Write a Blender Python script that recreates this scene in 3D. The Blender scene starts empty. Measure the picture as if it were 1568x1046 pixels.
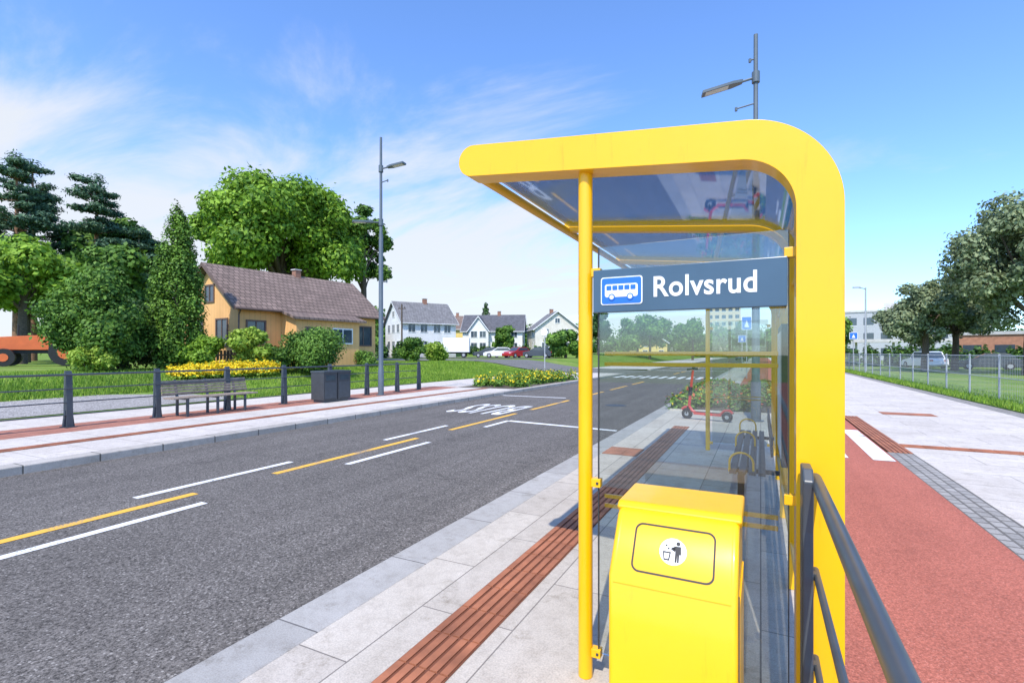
import bpy, math, random
import numpy as np
from mathutils import Vector, Matrix
random.seed(7); rng=np.random.default_rng(7)
sc=bpy.context.scene
R=math.radians
# ------------------------------------------------------------------ materials
def nt(name):
    m=bpy.data.materials.new(name); m.use_nodes=True
    t=m.node_tree; b=t.nodes['Principled BSDF']; return m,t,b
def N(t,k,**kw):
    n=t.nodes.new(k)
    for a,v in kw.items(): setattr(n,a,v)
    return n
def ramp(t,fac,stops):
    r=N(t,'ShaderNodeValToRGB'); e=r.color_ramp.elements
    while len(e)<len(stops): e.new(.5)
    for i,(p,c) in enumerate(stops):
        e[i].position=p; e[i].color=(c[0],c[1],c[2],1)
    t.links.new(fac,r.inputs[0]); return r.outputs[0]
def noise(t,co,scale,detail=4,rough=.55):
    n=N(t,'ShaderNodeTexNoise'); n.inputs['Scale'].default_value=scale; n.inputs['Detail'].default_value=detail
    n.inputs['Roughness'].default_value=rough
    t.links.new(co,n.inputs['Vector']); return n.outputs['Fac']
def mul(t,a,b,fac=1.0,mode='MULTIPLY'):
    m=N(t,'ShaderNodeMix',data_type='RGBA',blend_type=mode); m.inputs[0].default_value=fac
    t.links.new(a,m.inputs[6]); t.links.new(b,m.inputs[7]); return m.outputs[2]
def sc_(c,k): return tuple(min(1,x*k) for x in c[:3])
def mk(name,col,rough=.6,var=.15,scale=6,metal=0,bump=0,bscale=60,spec=None,coat=0):
    m,t,b=nt(name)
    co=N(t,'ShaderNodeTexCoord').outputs['Object']
    f=noise(t,co,scale,5)
    c=ramp(t,f,[(.3,sc_(col,1-var)),(.7,sc_(col,1+var))])
    t.links.new(c,b.inputs['Base Color'])
    b.inputs['Roughness'].default_value=rough; b.inputs['Metallic'].default_value=metal
    if spec is not None: b.inputs['Specular IOR Level'].default_value=spec
    if coat:
        b.inputs['Coat Weight'].default_value=coat; b.inputs['Coat Roughness'].default_value=.08
    if bump:
        f2=noise(t,co,bscale,3); bp=N(t,'ShaderNodeBump'); bp.inputs['Strength'].default_value=bump; bp.inputs['Distance'].default_value=.01
        t.links.new(f2,bp.inputs['Height']); t.links.new(bp.outputs[0],b.inputs['Normal'])
    return m
def paint(name,col,rough=.4,dirt=.25):
    m,t,b=nt(name); co=N(t,'ShaderNodeTexCoord').outputs['Object']
    f=noise(t,co,1.7,6,.65); c=ramp(t,f,[(.3,sc_(col,.93)),(.65,col)])
    mp=N(t,'ShaderNodeMapping'); mp.inputs['Scale'].default_value=(14,14,1.6); t.links.new(co,mp.inputs['Vector'])
    g=noise(t,mp.outputs[0],1.6,7,.75); d=ramp(t,g,[(.30,(1-dirt,1-dirt*.95,1-dirt*.8)),(.42,(1,1,1))])
    t.links.new(mul(t,c,d,.7),b.inputs['Base Color'])
    r=noise(t,co,9,5,.7); rr_=N(t,'ShaderNodeMapRange'); rr_.inputs[3].default_value=rough-.12; rr_.inputs[4].default_value=rough+.16; t.links.new(r,rr_.inputs[0]); t.links.new(rr_.outputs[0],b.inputs['Roughness'])
    b.inputs['Specular IOR Level'].default_value=.45
    b.inputs['Coat Weight'].default_value=.3; b.inputs['Coat Roughness'].default_value=.1
    h=noise(t,co,260,2); bp=N(t,'ShaderNodeBump'); bp.inputs['Strength'].default_value=.04; bp.inputs['Distance'].default_value=.002
    t.links.new(h,bp.inputs['Height']); t.links.new(bp.outputs[0],b.inputs['Normal'])
    return m
def speck(name,col,grain=140,lo=.55,hi=1.5,rough=.9,patch=.15,pscale=.6,bump=.3,fleck=None,crack=False):
    m,t,b=nt(name); co=N(t,'ShaderNodeTexCoord').outputs['Object']
    f=noise(t,co,grain,3,.8)
    c=ramp(t,f,[(.36,sc_(col,lo)),(.5,col),(.66,sc_(col,hi))])
    v=N(t,'ShaderNodeTexVoronoi'); v.inputs['Scale'].default_value=grain*.95; t.links.new(co,v.inputs['Vector'])
    sepc=N(t,'ShaderNodeSeparateColor'); t.links.new(v.outputs['Color'],sepc.inputs[0])
    c3=ramp(t,sepc.outputs[0],[(.25,(.72,.72,.72)),(.70,(1.0,1.0,1.0))])
    c=mul(t,c,c3,.9)
    if fleck:
        c5=ramp(t,sepc.outputs[1],[(.80,(0,0,0)),(.86,fleck)])
        dd=ramp(t,v.outputs['Distance'],[(.25,(1,1,1)),(.5,(0,0,0))])
        c=mul(t,c,mul(t,c5,dd),1,'ADD')
    g=noise(t,co,pscale,6,.6)
    c2=ramp(t,g,[(.3,(1-patch,)*3),(.7,(1,1,1))])
    c=mul(t,c,c2)
    g5=noise(t,co,2.7,8,.75); c=mul(t,c,ramp(t,g5,[(.36,(1-patch,)*3),(.44,(1,1,1))]))
    mp=N(t,'ShaderNodeMapping'); mp.inputs['Scale'].default_value=(2.2,.10,1); t.links.new(co,mp.inputs['Vector'])
    g2=noise(t,mp.outputs[0],1.0,5,.65); c4=ramp(t,g2,[(.3,(1-patch*1.3,)*3),(.65,(1,1,1))]); c=mul(t,c,c4)
    if crack:
        wv=N(t,'ShaderNodeVectorMath',operation='ADD'); nn_=N(t,'ShaderNodeTexNoise'); nn_.inputs['Scale'].default_value=2.5; nn_.inputs['Detail'].default_value=5; t.links.new(co,nn_.inputs['Vector'])
        t.links.new(co,wv.inputs[0]); t.links.new(nn_.outputs['Color'],wv.inputs[1])
        vc=N(t,'ShaderNodeTexVoronoi',feature='DISTANCE_TO_EDGE'); vc.inputs['Scale'].default_value=.28; t.links.new(wv.outputs[0],vc.inputs['Vector'])
        ck=ramp(t,vc.outputs['Distance'],[(.0,(.62,.62,.62)),(.0035,(1,1,1))]); c=mul(t,c,ck)
    t.links.new(c,b.inputs['Base Color']); b.inputs['Roughness'].default_value=rough
    b.inputs['Specular IOR Level'].default_value=.2
    bp=N(t,'ShaderNodeBump'); bp.inputs['Strength'].default_value=bump; bp.inputs['Distance'].default_value=.008
    t.links.new(f,bp.inputs['Height']); t.links.new(bp.outputs[0],b.inputs['Normal'])
    return m
def slabs(name,c1,c2,mort,bw,rh,ms=.008,rot=0,speckle=.12,off=.5):
    m,t,b=nt(name); co=N(t,'ShaderNodeTexCoord').outputs['Object']
    mp=N(t,'ShaderNodeMapping'); mp.inputs['Rotation'].default_value=(0,0,rot); t.links.new(co,mp.inputs['Vector'])
    k=N(t,'ShaderNodeTexBrick'); k.offset=off
    k.inputs['Color1'].default_value=(*c1,1); k.inputs['Color2'].default_value=(*c2,1); k.inputs['Mortar'].default_value=(*mort,1)
    k.inputs['Scale'].default_value=1; k.inputs['Mortar Size'].default_value=ms; k.inputs['Brick Width'].default_value=bw; k.inputs['Row Height'].default_value=rh
    k.inputs['Mortar Smooth'].default_value=.3
    t.links.new(mp.outputs[0],k.inputs['Vector'])
    f=noise(t,co,110,3,.8); s=ramp(t,f,[(.34,(1-speckle*2.2,)*3),(.6,(1,1,1))])
    g=noise(t,co,1.1,6,.65); s2=ramp(t,g,[(.3,(.84,.83,.81)),(.62,(1,1,1))])
    g3=noise(t,co,9,5,.7); s3=ramp(t,g3,[(.32,(.84,.83,.82)),(.55,(1,1,1))])
    g4=noise(t,co,3.1,8,.8); s4=ramp(t,g4,[(.34,(.66,.64,.60)),(.44,(1,1,1))])
    c=mul(t,mul(t,mul(t,mul(t,k.outputs['Color'],s),s2),s3),s4,.8)
    t.links.new(c,b.inputs['Base Color']); b.inputs['Roughness'].default_value=.85; b.inputs['Specular IOR Level'].default_value=.25
    bp=N(t,'ShaderNodeBump'); bp.inputs['Strength'].default_value=.25; bp.inputs['Distance'].default_value=.01; bp.invert=True
    t.links.new(k.outputs['Fac'],bp.inputs['Height']); t.links.new(bp.outputs[0],b.inputs['Normal'])
    return m
def glass(name,tint,gl=.08,rough=.02,fk=.8):
    m,t,b=nt(name); t.nodes.remove(b); out=t.nodes['Material Output']
    tr=N(t,'ShaderNodeBsdfTransparent'); tr.inputs[0].default_value=(*tint,1)
    g=N(t,'ShaderNodeBsdfGlossy'); g.inputs[0].default_value=(1,1,1,1); g.inputs['Roughness'].default_value=rough
    fr=N(t,'ShaderNodeFresnel'); fr.inputs[0].default_value=1.45
    mx=N(t,'ShaderNodeMixShader'); 
    ad=N(t,'ShaderNodeMath',operation='MULTIPLY_ADD'); ad.inputs[1].default_value=fk; ad.inputs[2].default_value=gl
    t.links.new(fr.outputs[0],ad.inputs[0]); t.links.new(ad.outputs[0],mx.inputs[0])
    t.links.new(tr.outputs[0],mx.inputs[1]); t.links.new(g.outputs[0],mx.inputs[2]); t.links.new(mx.outputs[0],out.inputs[0]); return m
def leafmat(name,dark,light,trans=.35,nscale=.5):
    m,t,b=nt(name); out=t.nodes['Material Output']
    ge=N(t,'ShaderNodeNewGeometry'); co=N(t,'ShaderNodeTexCoord').outputs['Object']
    f=noise(t,co,nscale,3)
    a=N(t,'ShaderNodeMath',operation='ADD'); t.links.new(f,a.inputs[0])
    s=N(t,'ShaderNodeMath',operation='MULTIPLY_ADD'); s.inputs[1].default_value=.6; s.inputs[2].default_value=-.30
    t.links.new(ge.outputs['Random Per Island'],s.inputs[0]); t.links.new(s.outputs[0],a.inputs[1])
    c=ramp(t,a.outputs[0],[(.22,dark),(.78,light)])
    t.links.new(c,b.inputs['Base Color']); b.inputs['Roughness'].default_value=.6; b.inputs['Specular IOR Level'].default_value=.3
    tr=N(t,'ShaderNodeBsdfTranslucent'); t.links.new(c,tr.inputs[0])
    mx=N(t,'ShaderNodeMixShader'); mx.inputs[0].default_value=trans
    t.links.new(b.outputs[0],mx.inputs[1]); t.links.new(tr.outputs[0],mx.inputs[2]); t.links.new(mx.outputs[0],out.inputs[0]); return m

YEL=paint('yellow_paint',(.93,.495,.0),.36)
YEL2=paint('yellow_paint_satin',(.90,.47,.0),.38)
DGREY=mk('dark_metal_paint',(.055,.065,.075),.4,.15,8,spec=.5)
BLACK=mk('black_rubber',(.015,.015,.016),.6)
STEEL=mk('galvanised_steel',(.42,.43,.44),.45,.15,20,metal=.3)
LAMPG=mk('lamp_post_paint',(.10,.125,.145),.4,.1,5)
WHITE=mk('white_paint',(.78,.78,.76),.5,.05,5)
def wornpaint(name,col):
    m,t,b=nt(name); co=N(t,'ShaderNodeTexCoord').outputs['Object']
    f=noise(t,co,45,5,.75); g=noise(t,co,1.5,3)
    a=N(t,'ShaderNodeMath',operation='ADD'); t.links.new(f,a.inputs[0]); t.links.new(g,a.inputs[1])
    c=ramp(t,a.outputs[0],[(.80,(.20,.19,.18)),(.94,col)])
    t.links.new(c,b.inputs['Base Color']); b.inputs['Roughness'].default_value=.8; return m
WMARK=wornpaint('road_marking_white',(.78,.77,.74)); YMARK=wornpaint('road_marking_yellow',(.82,.44,.05))
WOOD=mk('weathered_wood',(.30,.235,.18),.7,.35,12)
BARK=mk('bark',(.10,.075,.055),.9,.35,10,bump=.5,bscale=20)
PINEB=mk('pine_bark',(.24,.13,.075),.9,.35,6)
CHARC=mk('charcoal_plastic',(.045,.048,.052),.5)
ASPH=speck('asphalt',(.190,.170,.150),62,.32,1.65,.92,.17,.5,.6,(.22,.205,.185),True)
ASPH2=speck('asphalt_side',(.22,.21,.195),40,.7,1.3)
REDL=speck('red_asphalt',(.54,.175,.12),110,.68,1.35,.9,.13,.7,.3,(.10,.08,.07))
GRAN=slabs('granite_slabs',(.66,.59,.50),(.57,.505,.43),(.26,.23,.20),1.25,.62,.005,R(90))
GRAN2=slabs('white_slabs',(.72,.65,.575),(.65,.585,.52),(.42,.38,.34),1.4,.7,.009,0)
KERB=slabs('kerb_stone',(.40,.38,.35),(.50,.475,.44),(.17,.16,.15),1.0,5,.006,R(90))
KERB2=slabs('kerb_stone_light',(.54,.49,.43),(.46,.42,.37),(.16,.15,.13),.9,5,.012,R(90))
COBB=slabs('cobble',(.34,.32,.295),(.45,.42,.385),(.19,.175,.155),.16,.11,.014,R(90))
REDTILE=slabs('red_paving',(.50,.215,.15),(.44,.19,.13),(.3,.15,.12),.3,.15,.008,0)
TACT=mk('tactile_tile',(.36,.13,.062),.8,.35,3.5,bump=.2)
TACTD=mk('tactile_groove',(.17,.06,.032),.9,.2,8)
GRAVEL=speck('gravel',(.42,.39,.36),30,.5,1.4)
def grassmat():
    m,t,b=nt('grass_ground'); co=N(t,'ShaderNodeTexCoord').outputs['Object']
    f=noise(t,co,.35,6,.7); f2=noise(t,co,9,5,.8)
    c=ramp(t,f,[(.3,(.11,.20,.03)),(.5,(.19,.29,.05)),(.72,(.30,.32,.10))]); d=ramp(t,f2,[(.3,(.5,.55,.45)),(.6,(1,1,1))])
    t.links.new(mul(t,c,d),b.inputs['Base Color']); b.inputs['Roughness'].default_value=1; b.inputs['Specular IOR Level'].default_value=.1
    return m
GRASS=grassmat()
SOIL=mk('soil',(.09,.07,.045),.95,.3,10)
GLROOF=glass('tinted_roof_glass',(.42,.50,.57),.07,.03,.6)
GLWALL=glass('clear_glass',(.84,.88,.87),.04,.01,.8)
GLDARK=mk('window_glass',(.05,.07,.09),.08,.2,2,spec=.8)
def rooftile(name,col):
    m,t,b=nt(name); co=N(t,'ShaderNodeTexCoord').outputs['Object']
    k=N(t,'ShaderNodeTexBrick'); k.inputs['Color1'].default_value=(*sc_(col,1.15),1); k.inputs['Color2'].default_value=(*sc_(col,.85),1); k.inputs['Mortar'].default_value=(*sc_(col,.35),1)
    k.inputs['Scale'].default_value=1; k.inputs['Brick Width'].default_value=.28; k.inputs['Row Height'].default_value=.26; k.inputs['Mortar Size'].default_value=.022
    mp=N(t,'ShaderNodeMapping'); mp.inputs['Rotation'].default_value=(0,0,R(90)); t.links.new(co,mp.inputs['Vector']); t.links.new(mp.outputs[0],k.inputs['Vector'])
    g=noise(t,co,1.3,5,.7); s=ramp(t,g,[(.3,(.7,.7,.68)),(.65,(1,1,1))])
    t.links.new(mul(t,k.outputs['Color'],s),b.inputs['Base Color']); b.inputs['Roughness'].default_value=.85; return m
ROOFB=rooftile('brown_roof_tile',(.25,.175,.14)); ROOFG=rooftile('grey_roof_tile',(.13,.13,.145)); ROOFL=rooftile('light_roof_tile',(.24,.23,.23))
def clad(name,col,horizontal=False,p=.14,k0=.8):
    m,t,b=nt(name); co=N(t,'ShaderNodeTexCoord').outputs['Object']
    k=N(t,'ShaderNodeTexWave',wave_type='BANDS',bands_direction='Z' if horizontal else 'DIAGONAL'); k.inputs['Scale'].default_value=1/p*.31
    t.links.new(co,k.inputs['Vector'])
    if not horizontal:
        mp=N(t,'ShaderNodeMapping'); mp.inputs['Scale'].default_value=(1,1,0); t.links.new(co,mp.inputs['Vector']); t.links.new(mp.outputs[0],k.inputs['Vector'])
    c=ramp(t,k.outputs['Fac'],[(.03,sc_(col,k0)),(.16,col)]); g=noise(t,co,1.2,4); s=ramp(t,g,[(.3,(.88,.87,.85)),(.65,(1,1,1))])
    t.links.new(mul(t,c,s),b.inputs['Base Color']); b.inputs['Roughness'].default_value=.75; return m
ORW=clad('ochre_cladding',(.84,.47,.18),False,.14,.90); WHW=clad('white_cladding',(.80,.79,.76),True); BEW=clad('beige_cladding',(.74,.69,.60),True)
YEW=clad('yellow_cladding',(.80,.58,.18),True)
CONC=mk('concrete',(.50,.48,.45),.85,.12,2)
BRICK=mk('brick',(.42,.20,.12),.85,.2,3)
# ------------------------------------------------------------------ mesh builder
class B:
    def __init__(s,*mats): s.v=[];s.f=[];s.m=[];s.mats=list(mats);s.M=Matrix.Identity(4)
    def add(s,vs,fs,mi=0):
        o=len(s.v); s.v+= [tuple(s.M@Vector(p)) for p in vs]; s.f+=[tuple(i+o for i in f) for f in fs]; s.m+=[mi]*len(fs)
    def bb(s,a,b,mi=0):
        x0,y0,z0=a;x1,y1,z1=b
        s.add([(x0,y0,z0),(x1,y0,z0),(x1,y1,z0),(x0,y1,z0),(x0,y0,z1),(x1,y0,z1),(x1,y1,z1),(x0,y1,z1)],
              [(3,2,1,0),(4,5,6,7),(0,1,5,4),(1,2,6,5),(2,3,7,6),(3,0,4,7)],mi)
    def sheet(s,x0,y0,x1,y1,z,mi=0): s.add([(x0,y0,z),(x1,y0,z),(x1,y1,z),(x0,y1,z)],[(0,1,2,3)],mi)
    def tube(s,pts,r,n=10,mi=0,cap=True):
        pts=[Vector(p) for p in pts]; 
        if not hasattr(r,'__len__'): r=[r]*len(pts)
        vs=[];up=None
        for i,p in enumerate(pts):
            d=(pts[min(i+1,len(pts)-1)]-pts[max(i-1,0)]).normalized()
            if up is None:
                up=Vector((0,0,1)) if abs(d.z)<.9 else Vector((1,0,0))
            a=d.cross(up).normalized(); b=a.cross(d).normalized(); up=b
            for k in range(n):
                an=2*math.pi*k/n; vs.append(p+a*(math.cos(an)*r[i])+b*(math.sin(an)*r[i]))
        fs=[]
        for i in range(len(pts)-1):
            for k in range(n):
                k2=(k+1)%n; fs.append((i*n+k,(i+1)*n+k,(i+1)*n+k2,i*n+k2))
        if cap: fs.append(tuple(range(n))); fs.append(tuple(reversed(range((len(pts)-1)*n,len(pts)*n))))
        s.add(vs,fs,mi)
    def prism(s,poly,ax,t0,t1,mi=0):
        g={'x':lambda a,b,t:(t,a,b),'y':lambda a,b,t:(a,t,b),'z':lambda a,b,t:(a,b,t)}[ax]
        n=len(poly); vs=[g(a,b,t0) for a,b in poly]+[g(a,b,t1) for a,b in poly]
        fs=[tuple(range(n)),tuple(reversed(range(n,2*n)))]+[(i,n+i,n+(i+1)%n,(i+1)%n) for i in range(n)]
        s.add(vs,fs,mi)
    def sweep(s,path,hw,y0,y1,mi=0):
        n=len(path); 
        if not hasattr(hw,'__len__'): hw=[hw]*n
        o=[];q=[]
        for i in range(n):
            a=path[max(i-1,0)];b=path[min(i+1,n-1)]; dx,dz=b[0]-a[0],b[1]-a[1]; l=math.hypot(dx,dz); nx,nz=dz/l,-dx/l
            o.append((path[i][0]+nx*hw[i],path[i][1]+nz*hw[i])); q.append((path[i][0]-nx*hw[i],path[i][1]-nz*hw[i]))
        vs=[(x,y0,z) for x,z in o]+[(x,y0,z) for x,z in q]+[(x,y1,z) for x,z in o]+[(x,y1,z) for x,z in q]
        fs=[]
        for i in range(n-1):
            fs+=[(i,i+1,n+i+1,n+i),(2*n+i,3*n+i,3*n+i+1,2*n+i+1),(i,2*n+i,2*n+i+1,i+1),(n+i,n+i+1,3*n+i+1,3*n+i)]
        fs+=[(0,n,3*n,2*n),(n-1,3*n-1,4*n-1,2*n-1)]
        s.add(vs,fs,mi)
    def obj(s,name,parent=None,bevel=0,smooth=False,seg=2):
        me=bpy.data.meshes.new(name); me.from_pydata(s.v,[],s.f); 
        for m in s.mats: me.materials.append(m)
        me.polygons.foreach_set('material_index',s.m); 
        import bmesh
        bm=bmesh.new(); bm.from_mesh(me); bmesh.ops.recalc_face_normals(bm,faces=bm.faces); bm.to_mesh(me); bm.free()
        me.update(); o=bpy.data.objects.new(name,me); sc.collection.objects.link(o)
        if smooth:
            for p in me.polygons: p.use_smooth=True
            md=o.modifiers.new('es','EDGE_SPLIT'); md.split_angle=R(38)
        if bevel:
            md=o.modifiers.new('bev','BEVEL'); md.width=bevel; md.segments=seg; md.limit_method='ANGLE'; md.angle_limit=R(38)
            if seg>2:
                for p in me.polygons: p.use_smooth=True
                md.harden_normals=True
        if parent: o.parent=parent
        return o
def empty(name,loc=(0,0,0),rz=0):
    e=bpy.data.objects.new(name,None); e.location=loc; e.rotation_euler=(0,0,rz); sc.collection.objects.link(e); return e
def text_obj(name,body,size,mat,M,parent=None,offset=0,ext=.001,sx=1,sp=1):
    c=bpy.data.curves.new(name,'FONT'); c.body=body; c.size=size; c.offset=offset; c.extrude=ext; c.space_character=sp
    o=bpy.data.objects.new(name,c); c.materials.append(mat); sc.collection.objects.link(o)
    o.matrix_world=M@Matrix.Diagonal((sx,1,1,1))
    if parent: o.parent=parent
    return o
# ------------------------------------------------------------------ ground
def sm(t): t=max(0,min(1,t)); return t*t*(3-2*t)
def H(x,y):
    if x<=-15.4: return .03+.75*sm((-15.4-x)/6.5)+.7*sm((y-66)/14)*sm((-20-x)/8)
    if x<6.0 and -25<y<170: return -.35
    return .02
xs=[-900,-400,-200,-120,-90]+[-80+4*i for i in range(12)]+[-34+1.0*i for i in range(18)]+[-16,-15.41,-15.38,5.98,6.02,8,15,30,60,120,250,500,900]
xs=sorted(set(xs)); ys=[-300,-100,-25.1,-25]+[-20+4*i for i in range(28)]+[96,110,130,169.9,170,220,300,500,900,1500]
b=B(GRASS); vs=[(x,y,H(x,y)) for y in ys for x in xs]; nx=len(xs)
b.add(vs,[(j*nx+i,j*nx+i+1,(j+1)*nx+i+1,(j+1)*nx+i) for j in range(len(ys)-1) for i in range(nx-1)])
b.obj('ground',smooth=True)
b=B(ASPH); b.sheet(-9.1,-25,-2.5,170,-.12); b.obj('road')
b=B(ASPH2)
for i in range(40):
    x0=-9.1-i*1.8; x1=x0-1.8
    hz=lambda x:(-.115+( H(-15.5,0)+.04+.115)*sm((-9.1-x)/6.4)) if x>-15.5 else H(x,0)+.05
    b.add([(x0,37,hz(x0)),(x1,37,hz(x1)),(x1,47,hz(x1)),(x0,47,hz(x0))],[(0,1,2,3)])
b.obj('side_road',smooth=True)
b=B(ASPH2); b.sheet(-60,56,-24,66,.83); b.obj('parking_area')
b=B(KERB); b.bb((-2.52,-25,-.3),(-2.2,170,0.0)); b.obj('kerb',bevel=.01)
b=B(KERB2); b.bb((-9.38,-25,-.3),(-9.08,37,0.0)); b.bb((-9.38,47,-.3),(-9.08,170,0.0)); b.obj('kerb',bevel=.015)
b=B(GRAN); b.sheet(-2.2,-25,.32,14.0,-.002); b.sheet(-2.2,24.5,-.9,170,-.002); b.bb((-2.2,14.0,-.3),(.32,14.12,.03)); b.bb((-2.2,24.38,-.3),(.32,24.5,.03)); b.obj('pavement')
b=B(REDL); b.sheet(.32,-25,1.76,170,-.004); b.sheet(-.9,24.5,.32,170,-.004); b.obj('cycle_path')
b=B(COBB); b.sheet(1.76,-25,2.1,9.6,-.003); b.sheet(5.55,-25,5.98,170,-.003); b.obj('cobble_edging')
b=B(GRAN2); b.sheet(2.1,-25,5.55,170,-.002); b.sheet(1.76,14.6,2.1,170,-.002); b.obj('plaza_paving')
b=B(GRAN2); b.sheet(-10.55,-25,-9.38,19,-.002); b.sheet(-12.1,-25,-10.85,19,-.002); b.sheet(-15.42,-25,-13.5,37,-.002); b.sheet(-13.5,19,-12.2,37,-.002);b.sheet(-12.2,28,-9.38,37,-.002); b.sheet(-15.42,47,-9.38,170,-.002); b.obj('pavement')
b=B(REDTILE); b.sheet(-13.5,-25,-12.1,19,-.002); b.obj('red_paving')
def tactile(name,x0,y0,x1,y1,along='y'):
    b=B(TACTD,TACT); b.sheet(x0,y0,x1,y1,.001)
    if along=='y':
        n=max(2,int(round((x1-x0)/.06))); w=(x1-x0)/n; y=y0
        while y<y1-.01:
            ye=min(y+.3,y1)-.012
            for i in range(n): b.bb((x0+i*w+.010,y,-.01),(x0+(i+1)*w-.010,ye,.009),1)
            y+=.3
    else:
        n=max(2,int(round((y1-y0)/.06))); w=(y1-y0)/n; x=x0
        while x<x1-.01:
            xe=min(x+.3,x1)-.012
            for i in range(n): b.bb((x,y0+i*w+.012,-.01),(xe,y0+(i+1)*w-.012,.009),1)
            x+=.3
    return b.obj(name)
tactile('tactile_paving',-1.64,-1,-1.33,11.0)
tactile('tactile_paving',-2.19,7.5,-1.66,8.1,'x')
tactile('tactile_paving',-10.85,-2,-10.55,19)
tactile('tactile_paving',2.1,10.2,5.5,10.5,'x')
tactile('tactile_paving',1.78,9.6,2.1,14.6)
b=B(TACT); b.sheet(2.75,15.4,3.85,16.0,.003); b.obj('drain_cover')
b=B(SOIL); b.sheet(-2.2,14.1,.32,24.4,-.01); b.obj('planting_bed')
b=B(SOIL); b.sheet(-12.2,19,-9.38,28,-.01); b.obj('planting_bed')
b=B(GRAVEL); b.add([(-15.45,3,.045),(-15.45,11,.045),(-17,10.2,H(-17,0)+.02),(-17.8,8,H(-17.8,0)+.02),(-17.6,3,H(-17.6,0)+.02)],[(0,1,2,3,4)]); b.obj('gravel_patch')
zR=-.116
b=B(WMARK)
for a,c in [(-2.9,-.8),(1.35,3.45),(5.58,7.65),(9.75,10.9)]: b.sheet(-5.59,a,-5.48,c,zR)
for a,c in [(-1,1.1),(3.2,5.33),(7.45,9.56)]: b.sheet(-6.48,a,-6.37,c,zR)
b.add([(-5.5,10.8,zR+.001),(-5.5,10.98,zR+.001),(-2.75,10.6,zR+.001),(-2.75,10.45,zR+.001)],[(0,1,2,3)])
b.sheet(-9,17.2,-6.4,17.35,zR)
for i in range(11): b.sheet(-8.9+i*.58,33,-8.62+i*.58,36,zR)
for y in (48,56,64,72,90): b.sheet(-8.8,y,-2.8,y+.4,zR)
b.obj('road_marking')
b=B(YMARK)
for a,c in [(-1.5,-.4),(.2,3.63),(4.7,7.9),(9.05,12.3),(13.3,16.5),(17.6,20.8),(21.9,25),(26,29),(40,43),(44,47),(50,53),(56,59)]: b.sheet(-6.06,a,-5.94,c,zR)
b.obj('road_marking')
M=Matrix.Translation((-6.25,14.1,zR+.001))@Matrix.Rotation(math.pi,4,'Z')@Matrix.Diagonal((.78,3.3,1,1))
text_obj('road_marking','BUSS',1.0,WMARK,M,None,.012,0,1,1.1)
b=B(WMARK)
for i in range(3): b.sheet(.32+.0+i*.57,8.8,.32+.27+i*.57,12.0,.001)
b.obj('cycle_path_marking')
b=B(CHARC); b.tube([(-4.1,15.6,-.13),(-4.1,15.6,-.115)],.33,24); b.obj('manhole_cover')
# ------------------------------------------------------------------ shelter
sh=empty('bus_shelter',(0,0,0))
def archpath(legz=0,n=14,tipx=-1.35,r=.30):
    cx,cz=-.096,2.117
    p=[(cx+r,legz+ (cz-legz)*i/4) for i in range(5)]
    for i in range(1,n+1):
        a=R(84)*i/n; p.append((cx+r*math.cos(a),cz+r*math.sin(a)))
    x0,z0=p[-1]
    for i in range(1,6): x=x0+(tipx-x0)*i/5; p.append((x,z0+(x0-x)*.105))
    return p
def endcap(p,hw):
    p=list(p); h=[hw]*len(p); dx,dz=-.9945,.1045; x,z=p[-1]
    for i in range(1,9):
        a=R(90)*i/8*.985; p.append((x+dx*hw*math.sin(a),z+dz*hw*math.sin(a))); h.append(hw*math.cos(a))
    return p,h
b=B(YEL); p,h=endcap(archpath(n=24),.08); b.sweep(p,h,2.24,2.37); b.obj('front_arch',sh,bevel=.014,seg=3)
fy=[3.78,5.36,6.94,8.52]
b=B(YEL2)
for y in fy:
    hw=.042 if y<8 else .06
    p,h=endcap(archpath(tipx=-1.36),hw); b.sweep(p,h,y-.035,y+.035)
b.obj('rear_arches',sh,bevel=.006)
b=B(YEL2)
b.tube([(-1.38,2.37,2.515),(-1.38,8.5,2.515)],.028,10); b.tube([(.2,2.37,2.0),(.2,8.5,2.0)],.02,8); b.tube([(.19,2.37,.3),(.19,8.5,.3)],.022,8)
b.obj('edge_rails',sh,smooth=True)
b=B(GLROOF)
ys_=[2.37]+fy
pr=archpath(1.95,14,-1.36)
for i in range(4): b.sweep(pr,.005,ys_[i]+.045,ys_[i+1]-.045)
b.obj('roof_glass',sh)
b=B(GLWALL)
for i in range(4): b.bb((.199,ys_[i]+.05,.3),(.207,ys_[i+1]-.05,1.93))
b.bb((-.69,2.315,.12),(.10,2.323,2.05)); b.bb((-.69,8.53,.12),(.10,8.538,2.05))
b.obj('wall_glass',sh)
b=B(YEL)
for y in (2.31,8.52): b.tube([(-.755,y,0),(-.755,y,2.44)],.034,24)
b.obj('poles',sh,smooth=True)
b=B(YEL,CHARC)
for y in (2.32,8.52):
    for z in (.12,.93,1.93):
        b.bb((-.725,y-.02,z-.02),(-.68,y+.02,z+.02)); b.bb((.085,y-.02,z+.005),(.135,y+.02,z+.045))
        b.bb((-.70,y-.024,z-.006),(-.688,y+.024,z+.006),1)
    for z in (1.545,1.495,.865,.82):
        b.bb((-.67,y+.018,z-.009),(.065,y+.034,z+.009))
b.bb((-.695,2.312,.12),(-.69,2.326,2.05),1); b.bb((.10,2.312,.12),(.104,2.326,2.05),1)
b.obj('clamps_and_bars',sh,bevel=.003)
b=B(CHARC,YEL2,CHARC)
for i in range(4): b.bb((-.26+i*.08,5.0,.44),(-.20+i*.08,7.7,.47),0)
for i in range(2): b.bb((.08,5.0,.62+i*.10),(.10,7.7,.69+i*.10),0)
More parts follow.
